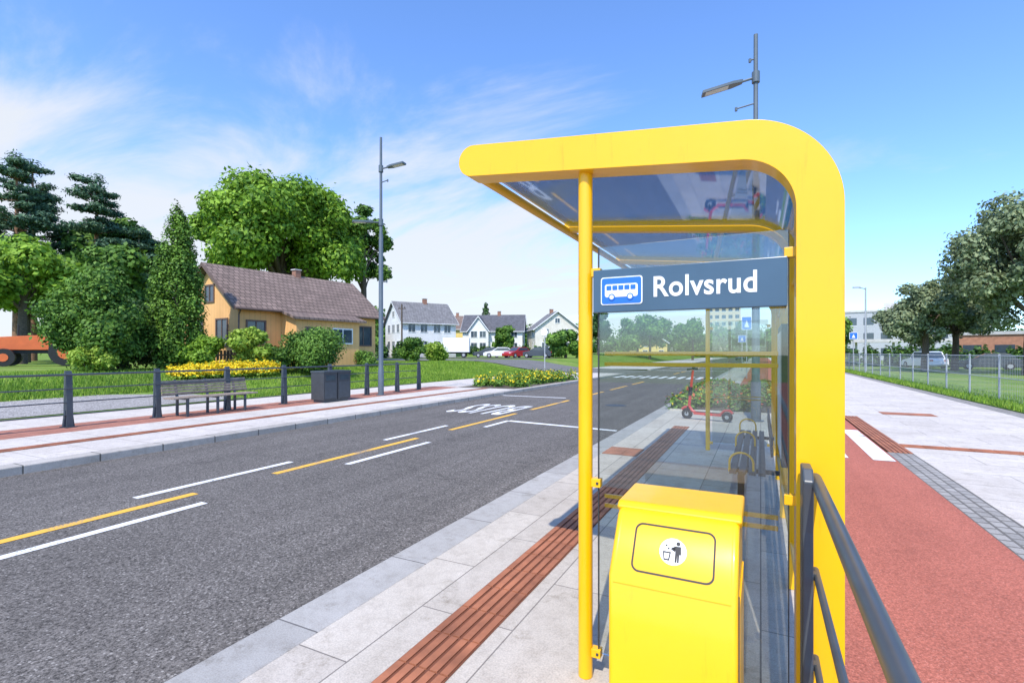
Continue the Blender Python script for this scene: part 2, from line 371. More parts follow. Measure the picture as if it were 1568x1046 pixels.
for y in (5.05,6.4,7.65):
    pts=[(-.26,y,.45)]+[(-.16-.10*math.cos(a),y,.54+.09*math.sin(a)) for a in [math.pi*k/10*1 for k in range(11)]]+[(-.06,y,.47)]
    b.tube(pts,.011,8,1)
for y in (5.3,7.4): b.bb((-.2,y-.03,0),(-.14,y+.03,.44),2); b.bb((-.24,y-.02,.40),(.16,y+.02,.44),2)
b.obj('seat',sh,bevel=.003)
b=B(CHARC,WHITE); b.bb((.13,3.95,.75),(.17,4.75,1.75),0); b.bb((.125,4.0,.8),(.13,4.7,1.7),1); b.obj('timetable_case',sh)
# ------------------------------------------------------------------ sign
SLATE=mk('sign_slate',(.05,.095,.14),.3,.14,3,spec=.6); BLUE=mk('sign_blue',(.02,.15,.55),.35,.03,3)
sg=empty('bus_stop_sign',(0,0,0))
b=B(SLATE); b.bb((-.70,2.255,1.735),(.095,2.29,1.932)); b.obj('board',sg,bevel=.003)
def rr(x0,z0,x1,z1,r,n=6):
    out=[]
    for cx,cz,a0 in ((x1-r,z1-r,0),(x0+r,z1-r,90),(x0+r,z0+r,180),(x1-r,z0+r,270)):
        for i in range(n+1): a=R(a0+90*i/n); out.append((cx+r*math.cos(a),cz+r*math.sin(a)))
    return out
b=B(WHITE,BLUE)
b.prism(rr(-.662,1.768,-.472,1.895,.012),'y',2.252,2.2545,0)
b.prism(rr(-.657,1.773,-.477,1.890,.010),'y',2.250,2.2518,1)
b.prism(rr(-.642,1.803,-.492,1.862,.010),'y',2.248,2.2498,0)
for i in range(5): x=-.634+i*.0275; b.prism(rr(x,1.835,x+.0225,1.855,.003),'y',2.2465,2.2478,1)
for x in (-.61,-.526):
    b.prism([(x+.015*math.cos(R(a)),1.803+.015*math.sin(R(a))) for a in range(0,360,20)],'y',2.2465,2.2478,1)
    b.prism([(x+.010*math.cos(R(a)),1.803+.010*math.sin(R(a))) for a in range(0,360,20)],'y',2.2455,2.2463,0)
b.obj('bus_pictogram',sg)
M=Matrix.Translation((-.430,2.2535,1.798))@Matrix.Rotation(R(90),4,'X')
text_obj('lettering','Rolvsrud',.125,WHITE,M,sg,.0024,.0008,.90,1.04)
# ------------------------------------------------------------------ yellow bin
lb=empty('litter_bin',(0,0,0))
prof=[(2.20,.10),(1.75,.10),(1.75,.76),(1.885,.945),(1.93,.965),(2.20,.965)]
b=B(YEL); b.prism(prof,'x',-.49,-.065,0); b.obj('body',lb,bevel=.022,seg=4)
b=B(YEL2); b.prism([(1.905,.958),(1.93,.978),(2.215,.978),(2.215,.93),(1.93,.93)],'x',-.498,-.057,0); b.obj('lid',lb,bevel=.010,seg=3)
b=B(YEL2,CHARC); b.bb((-.0655,1.79,.12),(-.060,2.19,.72),0); b.bb((-.064,1.772,.10),(-.0605,1.777,.76),1); b.bb((-.46,1.78,0),(-.09,2.17,.10),1); b.bb((-.470,1.7485,.7365),(-.085,1.752,.7385),0); b.obj('side_door',lb)
dv=Vector((0,.135,.185)); d=dv.normalized(); nrm=Vector((0,-d.z,d.y))
Mx=Matrix(((1,0,0,-.275),(0,d.y,nrm.y,1.8175),(0,d.z,nrm.z,.8525),(0,0,0,1)))
b=B(BLACK,WHITE,YEL2); b.M=Mx
def ring(b,o,i,t0,t1,mi):
    n=len(o); vs=[(x,y,t1) for x,y in o]+[(x,y,t1) for x,y in i]+[(x,y,t0) for x,y in o]+[(x,y,t0) for x,y in i]
    fs=[(k,(k+1)%n,n+(k+1)%n,n+k) for k in range(n)]+[(k,2*n+k,2*n+(k+1)%n,(k+1)%n) for k in range(n)]+[(n+k,n+(k+1)%n,3*n+(k+1)%n,3*n+k) for k in range(n)]
    b.add(vs,fs,mi)
ring(b,rr(-.138,-.088,.138,.086,.028),rr(-.132,-.082,.132,.080,.023),0,.002,0)
circ=lambda x,y,r,n=24:[(x+r*math.cos(2*math.pi*k/n),y+r*math.sin(2*math.pi*k/n)) for k in range(n)]
b.prism(circ(0,0,.046),'z',.0005,.002,1)
b.prism(circ(.016,.029,.007,12),'z',.0022,.003,0)
b.prism([(.008,.020),(.026,.020),(.028,-.008),(.022,-.008),(.022,-.035),(.016,-.035),(.0155,-.008),(.014,-.035),(.008,-.035),(.008,.004),(-.006,.012),(-.007,.007),(.007,0)],'z',.0022,.003,0)
ring(b,[(-.034,-.002),(-.006,-.002),(-.010,-.032),(-.029,-.032)],[(-.029,-.007),(-.011,-.007),(-.014,-.027),(-.026,-.027)],.0022,.003,0)
b.bb((-.018,.006,.0022),(-.012,.012,.003),0); b.bb((-.026,.016,.0022),(-.020,.022,.003),0)
b.obj('flap_and_pictogram',lb)
# ------------------------------------------------------------------ railing near camera
b=B(DGREY)
b.prism([(2.17,0),(2.20,0),(2.205,1.13),(2.10,1.13),(2.06,1.09),(2.085,.9),(2.08,0)],'x',.135,.17,0)
b.prism([(2.17-3.2,0),(2.20-3.2,0),(2.205-3.2,1.13),(2.10-3.2,1.13),(2.06-3.2,1.09),(2.085-3.2,.9),(2.08-3.2,0)],'x',.135,.17,0)
b.bb((.05,2.0,0),(.28,2.3,.012))
ob=b.obj('railing',None,bevel=.006)
b=B(DGREY)
for z,r in ((1.075,.021),(.73,.012),(.40,.012)): b.tube([(.185,2.2,z),(.185,-3,z)],r,14)
for y in (2.14,-1.06):
    for z in (1.075,.73,.40): b.bb((.16,y-.015,z-.012),(.185,y+.015,z+.012))
b.obj('rails',ob,smooth=True)
# ------------------------------------------------------------------ left fence
b=B(DGREY)
py=[-1.9,-.1,1.65,3.42,5.19,6.9,8.65,10.45,12.25,14.0,15.7,17.1]
for y in py:
    b.prism([(-12.98,0),(-12.82,0),(-12.86,1.08),(-12.90,1.17),(-12.94,1.17),(-12.95,1.1)],'y',y-.055,y+.055)
    b.prism([(y-.10,0),(y+.10,0),(y+.06,.35),(y-.06,.35)],'x',-12.93,-12.87)
    b.bb((-13.03,y-.10,0),(-12.77,y+.10,.015))
for z,r in ((1.09,.022),(.80,.013),(.52,.013),(.26,.013)): b.tube([(-12.85,py[0],z),(-12.85,py[-1],z)],r,8)
b.obj('railing')
b=B(WOOD,DGREY)
x0=-12.35
for i in range(6): b.bb((x0-.42+i*.075,6.95,.44),(x0-.42+i*.075+.06,9.15,.475),0)
for i in range(5):
    z=.53+i*.07; xx=x0-.44-i*.022; b.bb((xx-.03,6.95,z),(xx,9.15,z+.055),0)
for y in (7.3,8.05,8.8):
    b.bb((x0-.05,y-.03,0),(x0-.01,y+.03,.44),1); b.bb((x0-.47,y-.03,0),(x0-.43,y+.03,.44),1); b.bb((x0-.45,y-.028,.405),(x0+.0,y+.028,.435),1)
    b.prism([(x0-.43,.45),(x0-.47,.45),(x0-.585,.88),(x0-.55,.88)],'y',y-.028,y+.028,1)
b.obj('park_bench',bevel=.004)
b=B(CHARC,DGREY,GLDARK)
for y in (11.15,11.72):
    b.bb((-12.55,y,.08),(-12.0,y+.54,.92),0); b.bb((-12.57,y-.01,.92),(-11.98,y+.55,.98),1)
    b.bb((-12.0,y+.08,.68),(-11.995,y+.46,.84),2); b.bb((-12.0,y+.04,.12),(-11.992,y+.5,.62),1)
b.bb((-12.5,11.2,0),(-12.05,12.2,.08),1)
b.obj('litter_bin',bevel=.02)
# ------------------------------------------------------------------ lamps
LENS=mk('lamp_lens',(.6,.6,.58),.3)
def lamp(x,y,h,arms):
    b=B(LAMPG,LENS)
    b.tube([(x,y,0),(x,y,.9),(x,y,.95),(x,y,h*.62),(x,y,h*.63),(x,y,h)],[.105,.105,.085,.075,.055,.045],16)
    b.tube([(x,y,0),(x,y,.02)],.17,16)
    for (z,dx,dy,L,rise,kind) in arms:
        v=Vector((dx,dy,0)).normalized(); s=Vector((-v.y,v.x,0))
        p0=Vector((x,y,z)); 
        if kind=='head':
            b.tube([p0,p0+v*.3+Vector((0,0,rise*.3)),],.028,8)
            b.tube([p0+Vector((0,0,-.12)),p0+Vector((0,0,.12))],.085,12)
            a=p0+v*.28+Vector((0,0,rise*.28)); e=p0+v*L+Vector((0,0,rise*L))
            up=Vector((0,0,1)); w=.12
            dirv=(e-a)
            q=[a-s*w*.5,a+s*w*.5,a+dirv*.25+s*w,e+s*w,e-s*w,a+dirv*.25-s*w]
            vs=[tuple(k-up*.03) for k in q]+[tuple(k+up*.03) for k in q]
            b.add(vs,[(0,1,2,3,4,5),(11,10,9,8,7,6)]+[(i,6+i,6+(i+1)%6,(i+1)%6) for i in range(6)])
            c0=a+dirv*.35; c1=e-dirv*.08; ww=s*(w*.8); dz=up*.033
            b.add([tuple(c0-ww-dz),tuple(c0+ww-dz),tuple(c1+ww-dz),tuple(c1-ww-dz)],[(0,1,2,3)],1)
        else:
            b.tube([p0,p0+v*L+Vector((0,0,rise))],.018,8); e=p0+v*L+Vector((0,0,rise)); b.tube([e-Vector((0,0,.05)),e+Vector((0,0,.03))],.03,8)
    b.obj('street_lamp',smooth=True)
lamp(-.10,12.6,8.75,[(7.78,-1,-.25,1.15,-.22,'head'),(7.2,-1,-.3,.42,-.10,'arm'),(8.2,-1,0,.12,0,'arm')])
lamp(-12.42,14.2,9.4,[(8.25,1,.1,1.0,.08,'head'),(7.75,.8,-.1,.35,.02,'arm'),(6.3,-.8,-.9,1.0,-.06,'head'),(4.1,.8,-.2,.35,.02,'arm')])
def tsign(x,y,h,col,w=.6,hh=.6,kind='square'):
    b=B(STEEL,WHITE,col); b.tube([(x,y,0),(x,y,h)],.035,10)
    if kind=='square':
        b.prism(rr(x-w/2,h-hh,x+w/2,h,.04),'y',y-.06,y-.05,1); b.prism(rr(x-w/2+.03,h-hh+.03,x+w/2-.03,h-.03,.03),'y',y-.068,y-.062,2)
        b.prism([(x-.13,h-hh*.8),(x+.13,h-hh*.8),(x,h-hh*.25)],'y',y-.075,y-.07,1)
    else:
        b.prism(circ(x,h-w/2,w/2),'y',y-.06,y-.05,1); b.prism(circ(x,h-w/2,w/2-.05),'y',y-.068,y-.062,2)
    b.obj('traffic_sign')
tsign(-.75,33,3.7,BLUE,.55,.8); tsign(-13.4,32,3.2,WHITE,.5,.5,'round')
tsign(7.2,52,3.3,BLUE,.6,.6); tsign(-16,48,3,WHITE,.5,.5,'round'); tsign(-1.4,46,3,BLUE)
# ------------------------------------------------------------------ scooter
RED=mk('scooter_red',(.55,.05,.04),.35,.05,4,coat=.3)
b=B(RED,BLACK,STEEL)
sx,sy=-1.55,12.35
def S(l,hz,w=0):
    d=Vector((.96,-.28,0)); s=Vector((.28,.96,0)); p=Vector((sx,sy,0))+d*l+s*w; return (p.x,p.y,hz)
b.tube([S(0,.12,-.03),S(0,.12,.03)],.12,20,1); b.tube([S(.92,.11,-.03),S(.92,.11,.03)],.11,20,1)
b.tube([S(0,.12,-.035),S(0,.12,.035)],.05,12,2); b.tube([S(.92,.11,-.035),S(.92,.11,.035)],.045,12,2)
b.tube([S(.0,.28,0),S(.05,.30,0),S(.14,1.14,0)],[.03,.035,.028],12,0)
b.tube([S(0,.12,.05),S(.03,.3,.04)],.014,8,1); b.tube([S(0,.12,-.05),S(.03,.3,-.04)],.014,8,1)
b.tube([S(-.12,.22),S(-.05,.27),S(.03,.27)],.03,8,0)
b.tube([S(.13,1.16,-.25),S(.15,1.17,-.1),S(.15,1.17,.1),S(.13,1.16,.25)],.016,8,1)
b.tube([S(.13,1.16,-.27),S(.135,1.165,-.15)],.022,8,1); b.tube([S(.13,1.16,.27),S(.135,1.165,.15)],.022,8,1)
b.tube([S(.15,1.17,-.03),S(.15,1.21,.03)],.03,8,1)
b.tube([S(.05,.30),S(.12,.20),S(.2,.16)],.035,10,0)
vs=[S(l,z,w) for z in (.12,.18) for l,w in ((.18,-.07),(.18,.07),(.75,.08),(.80,.05),(.80,-.05),(.75,-.08))]
b.add(vs,[(0,1,2,3,4,5),(11,10,9,8,7,6)]+[(i,6+i,6+(i+1)%6,(i+1)%6) for i in range(6)],0)
vs=[S(l,z,w) for z in (.181,.187) for l,w in ((.2,-.06),(.2,.06),(.74,.06),(.74,-.06))]
b.add(vs,[(0,1,2,3),(7,6,5,4)]+[(i,4+i,4+(i+1)%4,(i+1)%4) for i in range(4)],1)
b.tube([S(.78,.17),S(.86,.25),S(.97,.26),S(1.04,.2)],.03,8,0)
b.tube([S(.4,.14,.02),S(.45,.0,.16)],.01,6,1)
b.tube([S(.07,.55),S(.085,.75)],.045,10,1)
b.obj('electric_scooter',smooth=True)
# ------------------------------------------------------------------ right mesh fence
b=B(STEEL)
y=6
while y<62:
    b.tube([(6.75,y,0),(6.75,y,1.5)],.03,8); y+=2.5
for z in (.08,.75,1.45): b.tube([(6.75,6,z),(6.75,61,z)],.015,6)
for k in range(int(55/.11)):
    y=6+k*.11; b.bb((6.748,y-.003,.08),(6.752,y+.003,1.45))
for k in range(10): b.bb((6.745,6,.15+k*.13),(6.748,61,.155+k*.13))
b.obj('mesh_fence')
# ------------------------------------------------------------------ houses
TRIM=mk('trim_white',(.75,.75,.73),.5); CHIM=mk('chimney',(.30,.15,.10),.9)
def house(name,x,y,z,rz,L,W,e,r,wall,roof,wins,trim=TRIM,ov=.4,found=.35,ch=1.0,cross=None):
    E=empty(name,(x,y,z),rz); hl,hw=L/2,W/2
    b=B(wall,CONC); b.prism([(-hw,found),(hw,found),(hw,e),(0,r-.12),(-hw,e)],'y',-hl,hl,0); b.bb((-hw-.02,-hl-.02,-1.5),(hw+.02,hl+.02,found),1)
    if cross:
        c0,cw,cd=cross; rc=e+(r-e)*.8
        b.prism([(c0-cw/2,found),(c0+cw/2,found),(c0+cw/2,e),(c0,rc),(c0-cw/2,e)],'x',0,hw+cd,0)
    b.obj('walls',E)
    sl=(r-e)/hw; b=B(roof,trim)
    for s in (-1,1):
        p0=(0,r+.0); p1=(s*(hw+ov),e-ov*sl)
        pts=[p0,p1,(p1[0],p1[1]+.12),(0,r+.14)]
        b.prism(pts,'y',-hl-ov,hl+ov,0)
        for yy in (-hl-ov-.03,hl+ov+.005): b.prism([(0,r+.15),(s*(hw+ov+.01),e-ov*sl+.13),(s*(hw+ov+.01),e-ov*sl-.06),(0,r-.05)],'y',yy,yy+.025,1)
        b.tube([(s*(hw+ov+.05),-hl-ov,e-ov*sl+.04),(s*(hw+ov+.05),hl+ov,e-ov*sl+.04)],.06,8,1)
    if cross:
        s2=(rc-e)/(cw/2)
        for s in (-1,1):
            b.prism([(c0,rc+.02),(c0+s*(cw/2+.3),e-.3*s2+.02),(c0+s*(cw/2+.3),e-.3*s2+.14),(c0,rc+.16)],'x',.3,hw+cd+.35,0)
            b.prism([(c0,rc+.17),(c0+s*(cw/2+.31),e-.3*s2+.15),(c0+s*(cw/2+.31),e-.3*s2-.06),(c0,rc-.06)],'x',hw+cd+.355,hw+cd+.38,1)
    b.obj('roof',E)
    b=B(CHIM,CONC); b.bb((-.3*ch,hl*.1,r-.5),(.3*ch,hl*.1+.6*ch,r+.75*ch)); b.bb((-.36*ch,hl*.1-.06,r+.75*ch),(.36*ch,hl*.1+.66*ch,r+.85*ch),1); b.obj('chimney',E)
    b=B(trim,GLDARK)
    for side,u,zz,w,h in wins:
        cd_=cross[2] if (cross and side=='+x' and abs(u-cross[0])<cross[1]/2) else 0
        def pt(a,t,zv):
            if side=='-y': return (a,-hl-t,zv)
            if side=='+y': return (-a,hl+t,zv)
            if side=='+x': return (hw+cd_+t,a,zv)
            return (-hw-t,-a,zv)
        def bx(a0,a1,t0,t1,z0,z1,mi):
            p=pt(a0,t0,z0);q=pt(a1,t1,z1); b.bb(tuple(min(i,j) for i,j in zip(p,q)),tuple(max(i,j) for i,j in zip(p,q)),mi)
        fw=.08
        bx(u-w/2-fw,u-w/2,-.02,.05,zz-fw,zz+h+fw,0); bx(u+w/2,u+w/2+fw,-.02,.05,zz-fw,zz+h+fw,0)
        bx(u-w/2,u+w/2,-.02,.05,zz-fw,zz,0); bx(u-w/2,u+w/2,-.02,.05,zz+h,zz+h+fw,0); bx(u-.025,u+.025,.012,.04,zz,zz+h,0)
        bx(u-w/2,u+w/2,-.02,.01,zz,zz+h,1)
    b.obj('windows',E); return E
DTRIM=mk('trim_brown',(.14,.09,.07),.6)
E=house('timber_house',-25.3,20.7,.72,R(-6),8.8,5.4,3.25,5.35,ORW,ROOFB,[('-y',1.2,1.2,1.0,1.3),('-y',-1.2,1.2,1.0,1.3),('-y',0,3.5,.8,.8),('+x',-3.5,1.3,.9,1.1),('+x',3.4,1.3,1.2,1.1)],trim=DTRIM,ov=.4,ch=.6)
b=B(ORW,ROOFB,DTRIM,GLDARK,TRIM)
b.prism([(2.7,.1),(4.0,.1),(4.0,2.6),(2.7,2.95)],'y',-2.1,2.0,0)
b.prism([(2.65,3.05),(4.3,2.55),(4.3,2.67),(2.65,3.17)],'y',-2.4,2.3,1)
b.bb((4.0,-1.6,.2),(4.03,-.7,2.2),2); b.bb((4.0,.1,1.3),(4.04,1.5,2.2),4); b.bb((4.04,.18,1.38),(4.05,.76,2.12),3); b.bb((4.04,.84,1.38),(4.05,1.42,2.12),3)
b.tube([(3.12,-4.5,3.0),(2.85,-4.45,2.7),(2.78,-4.45,.3)],.04,8,2)
b.obj('porch',E)
def grid(side,us,zs,w,h): return [(side,u,z,w,h) for u in us for z in zs]
house('white_house',-49.5,66,.9,R(-30),9,7.5,5.4,8.6,WHW,ROOFL,grid('+x',(-3,-1,1.2,3),(1.2,3.8),1.1,1.2)+grid('-y',(-2,0,2),(1.2,3.8),1.1,1.2)+[('-y',0,6.2,.9,.9)])
house('white_house',-45.5,84,1.2,R(-68),11,8,4.4,7.4,WHW,ROOFG,grid('+x',(-3.2,-1.6,1.6,4),(1.0,3.1),1.1,1.1)+grid('-y',(-2,2),(1.2,3.6),1.1,1.1)+grid('+y',(-2,2),(1.2,3.6),1.1,1.1),cross=(-2.4,3.6,1.2))
house('white_house',-34.5,86,1.2,R(35),8,8,4.6,7.6,BEW,ROOFL,grid('-y',(-2.2,2.2),(1.0,3.4),1.2,1.1)+[('-y',0,5.6,.8,.8)]+grid('+x',(-2,2),(1,3.4),1.1,1.1)+grid('-x',(-2,2),(1,3.2),1.1,1.1))
house('yellow_house',-60,92,1.4,R(-60),10,8,5.2,8,YEW,ROOFB,grid('+x',(-3,0,3),(1.2,3.6),1.1,1.1))
house('yellow_house',-25.5,128,0,R(30),8,7,4,6.3,YEW,ROOFB,grid('-y',(-2,2),(1.0,3.0),1.1,1.1))
def block(name,x,y,z,w,d,h,rz,mat,rows,cols):
    E=empty(name,(x,y,z),rz); b=B(mat,CONC); b.bb((-w/2,-d/2,-1),(w/2,d/2,h)); b.bb((-w/2-.15,-d/2-.15,h),(w/2+.15,d/2+.15,h+.35),1); b.bb((-w*.2,-1.5,h+.35),(w*.05,1.5,h+2),1); b.obj('walls',E)
    b=B(GLDARK,TRIM)
    for i in range(cols):
        for j in range(rows):
            x0=-w/2+w/cols*(i+.2); z0=.9+j*3; b.bb((x0,-d/2-.03,z0),(x0+w/cols*.6,-d/2+.02,z0+1.5),0); b.bb((x0-.05,-d/2-.06,z0-.12),(x0+w/cols*.6+.05,-d/2+.02,z0),1)
    b.obj('windows',E)
block('apartment_building',-14.5,235,0,13,12,23,R(5),mk('cream_render',(.55,.46,.32),.85),7,5)
block('office_building',27,125,0,22,14,9.5,R(-10),mk('grey_render',(.42,.43,.44),.8),3,8)
block('brick_building',30,75,0,16,12,3.5,R(-30),BRICK,1,6)
b=B(CONC); b.bb((8,98,3.2),(40,101,3.7)); 
for x in range(9,40,5): b.bb((x,99.3,0),(x+.3,99.6,3.2))
b.obj('canopy_structure')
b=B(DTRIM)
for i in range(16): b.bb((-21.6+.0,13.5+i*.16,.7),(-21.56,13.6+i*.16,1.65))
b.bb((-21.56,13.4,1.4),(-21.52,16.1,1.47)); b.bb((-21.56,13.4,.95),(-21.52,16.1,1.02)); b.obj('picket_fence')
b=B(BARK,CHARC); b.tube([(-46,57,.6),(-46,57,8.5)],[.14,.1],8); b.bb((-46.7,56.95,7.8),(-45.3,57.05,7.9)); b.tube([(-45.5,57,7.9),(-45.5,57,8.1)],.05,6,1); b.tube([(-46.5,57,7.9),(-46.5,57,8.1)],.05,6,1); b.obj('utility_pole')
b=B(STEEL); b.tube([(7.3,47,0),(7.3,47,6.6)],[.09,.05],8); b.tube([(7.3,47,6.5),(6.7,46.6,6.6)],.04,6); b.bb((6.4,46.4,6.55),(6.9,46.7,6.65)); b.obj('street_lamp')
# ------------------------------------------------------------------ vehicles
def car(name,x,y,z,rz,col,L=4.3,suv=0):
    E=empty(name,(x,y,z),rz); h=L/2; t=1.45+suv
    b=B(col,BLACK,GLDARK,WHITE,RED)
    side=[(-h,.35),(-h+.05,.75),(-h+.15,.95),(-h+.9,1.0),(h-1.2,.95),(h-.25,.78),(h,.6),(h,.3),(h-.1,.22),(-h+.1,.22)]
    b.prism(side,'x',-.87,.87,0)
    gh=[(-h+.25,.95),(-h+.75,t-.05),(-h+1.2,t),(h-2.0,t),(h-1.2,.95)]
    b.prism(gh,'x',-.72,.72,0)
    gl=[(-h+.45,.98),(-h+.82,t-.1),(h-2.02,t-.1),(h-1.4,.98)]
    b.prism(gl,'x',-.735,.735,2)
    b.add([(-.62,-h+.27,1.0),(.62,-h+.27,1.0),(.6,-h+.70,t-.08),(-.6,-h+.70,t-.08)],[(0,1,2,3)],2)
    b.add([(-.66,h-1.2,.99),(.66,h-1.2,.99),(.6,h-1.9,t-.04),(-.6,h-1.9,t-.04)],[(3,2,1,0)],2)
    for sx_ in (-.7,.5): b.bb((sx_,h-.02,.6),(sx_+.25,h+.01,.72),3); b.bb((sx_,-h-.01,.7),(sx_+.25,-h+.06,.85),4)
    b.obj('body',E,bevel=.04)
    b=B(BLACK,STEEL)
    for yy in (-h+.8,h-.8):
        for s in (-1,1): b.tube([(s*.70,yy,.32),(s*.89,yy,.32)],.32,18,0); b.tube([(s*.85,yy,.32),(s*.9,yy,.32)],.19,12,1)
    b.obj('wheels',E,smooth=True); return E
CW=mk('car_white',(.75,.75,.75),.25,.02,3,coat=.5); CR=mk('car_red',(.40,.025,.025),.25,.02,3,coat=.5); CB=mk('car_dark',(.05,.06,.08),.25,.02,3,coat=.5)
car('parked_car',-33.2,62.5,.84,R(115),CW); car('parked_car',-30.1,62,.84,R(165),CR); car('parked_car',-27.4,63,.84,R(95),CB); car('parked_car',-36,64.2,.84,R(120),CB)
car('parked_car',14.6,63,.02,R(15),CW,4.6,.2); car('parked_car',-4.0,120,-.12,R(0),CB); car('parked_car',18.5,60,.02,R(80),CB)
E=empty('box_truck',(-39.0,59.5,.84),R(118))
b=B(WHITE,GLDARK,BLACK,CONC); b.bb((-1.05,-2.4,.75),(1.05,1.3,2.75),0); b.prism([(1.4,.4),(3.0,.4),(3.05,1.1),(2.75,1.3),(2.35,2.05),(1.4,2.15)],'x',-.95,.95,0)
b.add([(-.85,2.77,1.32),(.85,2.77,1.32),(.8,2.39,2.0),(-.8,2.39,2.0)],[(0,1,2,3)],1); b.bb((-.96,1.6,1.25),(.96,2.3,1.85),1); b.bb((-.6,-2.4,.55),(.6,1.4,.75),2)
b.obj('body',E,bevel=.04)
b=B(BLACK,STEEL)
for yy in (-1.6,2.2):
    for s in (-1,1): b.tube([(s*.7,yy,.38),(s*.97,yy,.38)],.38,18); b.tube([(s*.9,yy,.38),(s*.98,yy,.38)],.2,10,1)
b.obj('wheels',E,smooth=True)
ORG=mk('tractor_orange',(.70,.15,.04),.5,.1,3)
E=empty('tractor',(-36.3,13.6,.80),R(150))
b=B(ORG,BLACK,GLDARK,STEEL)
b.prism([(-.2,.9),(1.9,.9),(2.0,1.35),(1.8,1.6),(-.2,1.75)],'x',-.42,.42,0); b.bb((-.3,-1.2,.7),(.3,2.0,.95),1)
for sx_ in (-.62,.57):
    for sy_ in (-1.35,-.25): b.bb((sx_,sy_,1.0),(sx_+.06,sy_+.06,2.3),1)
b.bb((-.72,-1.45,2.3),(.72,-.1,2.4),1); b.bb((-.50,-1.2,1.3),(.5,-.95,1.7),1)
b.tube([(0,-.2,1.7),(0,-.42,1.85)],.03,8,1); b.tube([(.0,-.40,1.84),(.0,-.44,1.86)],.19,14,1)
b.tube([(.25,1.2,1.6),(.25,1.2,2.3)],.04,8,1); b.prism([(-1.7,1.2),(-1.5,1.6),(-.7,1.65),(-.3,1.2)],'x',.55,.95,0); b.prism([(-1.7,1.2),(-1.5,1.6),(-.7,1.65),(-.3,1.2)],'x',-.95,-.55,0)
b.tube([(-.5,1.8,.6),(-.5,2.9,1.3),(-.5,3.5,.4)],.07,8,0); b.tube([(.5,1.8,.6),(.5,2.9,1.3),(.5,3.5,.4)],.07,8,0); b.bb((-.9,3.4,.1),(.9,3.9,.6),1)
b.obj('body',E,bevel=.03)
b=B(BLACK,ORG)
for s in (-1,1):
    b.tube([(s*.58,-1.0,.78),(s*.98,-1.0,.78)],.78,24); b.tube([(s*.9,-1.0,.78),(s*1.0,-1.0,.78)],.4,14,1)
    b.tube([(s*.55,1.6,.48),(s*.82,1.6,.48)],.48,20); b.tube([(s*.75,1.6,.48),(s*.84,1.6,.48)],.22,12,1)
b.obj('wheels',E,smooth=True)
# ------------------------------------------------------------------ foliage
def leaves(name,pts,nrm,size,mats,parent=None,midx=None,aspect=.6):
    n=len(pts); r=rng.normal(size=(n,3)); nn=nrm+rng.normal(size=(n,3))*.55
    nn/=np.linalg.norm(nn,axis=1)[:,None]+1e-9
    t=np.cross(nn,r); t/=np.linalg.norm(t,axis=1)[:,None]+1e-9; bt=np.cross(nn,t)
    s=size[:,None]; v=np.empty((n,4,3)); v[:,0]=pts-t*s; v[:,1]=pts+bt*s*aspect+nn*s*.15; v[:,2]=pts+t*s; v[:,3]=pts-bt*s*aspect+nn*s*.15
    me=bpy.data.meshes.new(name); me.vertices.add(n*4); me.vertices.foreach_set('co',v.ravel())
    me.loops.add(n*4); me.loops.foreach_set('vertex_index',np.arange(n*4)); me.polygons.add(n); me.polygons.foreach_set('loop_start',np.arange(0,n*4,4))
    for m in mats: me.materials.append(m)
    if midx is not None: me.polygons.foreach_set('material_index',midx)
    me.update(calc_edges=True); me.validate(); o=bpy.data.objects.new(name,me); sc.collection.objects.link(o)
    if parent: o.parent=parent
    return o
def clump_pts(cl,n,inner=.55):
    cl=np.array(cl,float); w=cl[:,3]*cl[:,4]+cl[:,3]*cl[:,5]; w/=w.sum(); k=rng.choice(len(cl),n,p=w)
    d=rng.normal(size=(n,3)); d/=np.linalg.norm(d,axis=1)[:,None]
    rad=inner+(1.08-inner)*rng.random(n)**.6; rad*=1+.15*rng.normal(size=n)
    p=cl[k,:3]+d*rad[:,None]*cl[k,3:6]; return p,d+np.array([0,0,.35])
def crown(cx,cy,cz,rx,rz,k,cr=.32,seed=0,bottom=-.6):
    r=random.Random(seed); out=[]
    for i in range(k):
        while True:
            a=Vector((r.gauss(0,1),r.gauss(0,1),r.gauss(0,1))).normalized()
            if a.z>bottom: break
        q=r.uniform(.45,.97); c=rx*cr*r.uniform(.5,1.3)
        out.append((cx+a.x*rx*q,cy+a.y*rx*q,cz+a.z*rz*q,c,c,c*r.uniform(.6,.9)))
    return out
def tree(name,x,y,z0,h,rx,cz,rz,k,n,ls,mat,bark=BARK,tr=.3,seed=0,cr=.32,bottom=-.6,inner=.55):
    cl=crown(x,y,cz,rx,rz,k,cr,seed,bottom)
    b=B(bark); b.tube([(x,y,z0-.3),(x+.1,y,z0+(cz-z0)*.5),(x,y+.1,cz),(x,y,cz+rz*.6)],[tr*1.3,tr,tr*.7,tr*.2],10)
    r=random.Random(seed+1)
    for c in cl[::2]:
        zs=z0+(cz-z0)*r.uniform(.55,1.0); b.tube([(x,y,zs),((x+c[0])/2,(y+c[1])/2,(zs+c[2])/2+.2),c[:3]],[tr*.45,tr*.25,tr*.07],6)
    o=b.obj(name,smooth=True); p,d=clump_pts(cl,n,inner); leaves('foliage',p,d,ls*(.6+.8*rng.random(n)),[mat],o); return o
LBRI=leafmat('leaf_bright',(.07,.17,.015),(.33,.52,.05),.32,.35)
LMID=leafmat('leaf_mid',(.04,.11,.018),(.19,.34,.05),.28,.4)
LDARK=leafmat('leaf_dark',(.022,.065,.018),(.085,.17,.042),.2,.6)
LPINE=leafmat('needles_pine',(.03,.08,.05),(.12,.21,.105),.15,.5)
LCYP=leafmat('needles_cypress',(.04,.10,.013),(.20,.36,.045),.15,1.2)
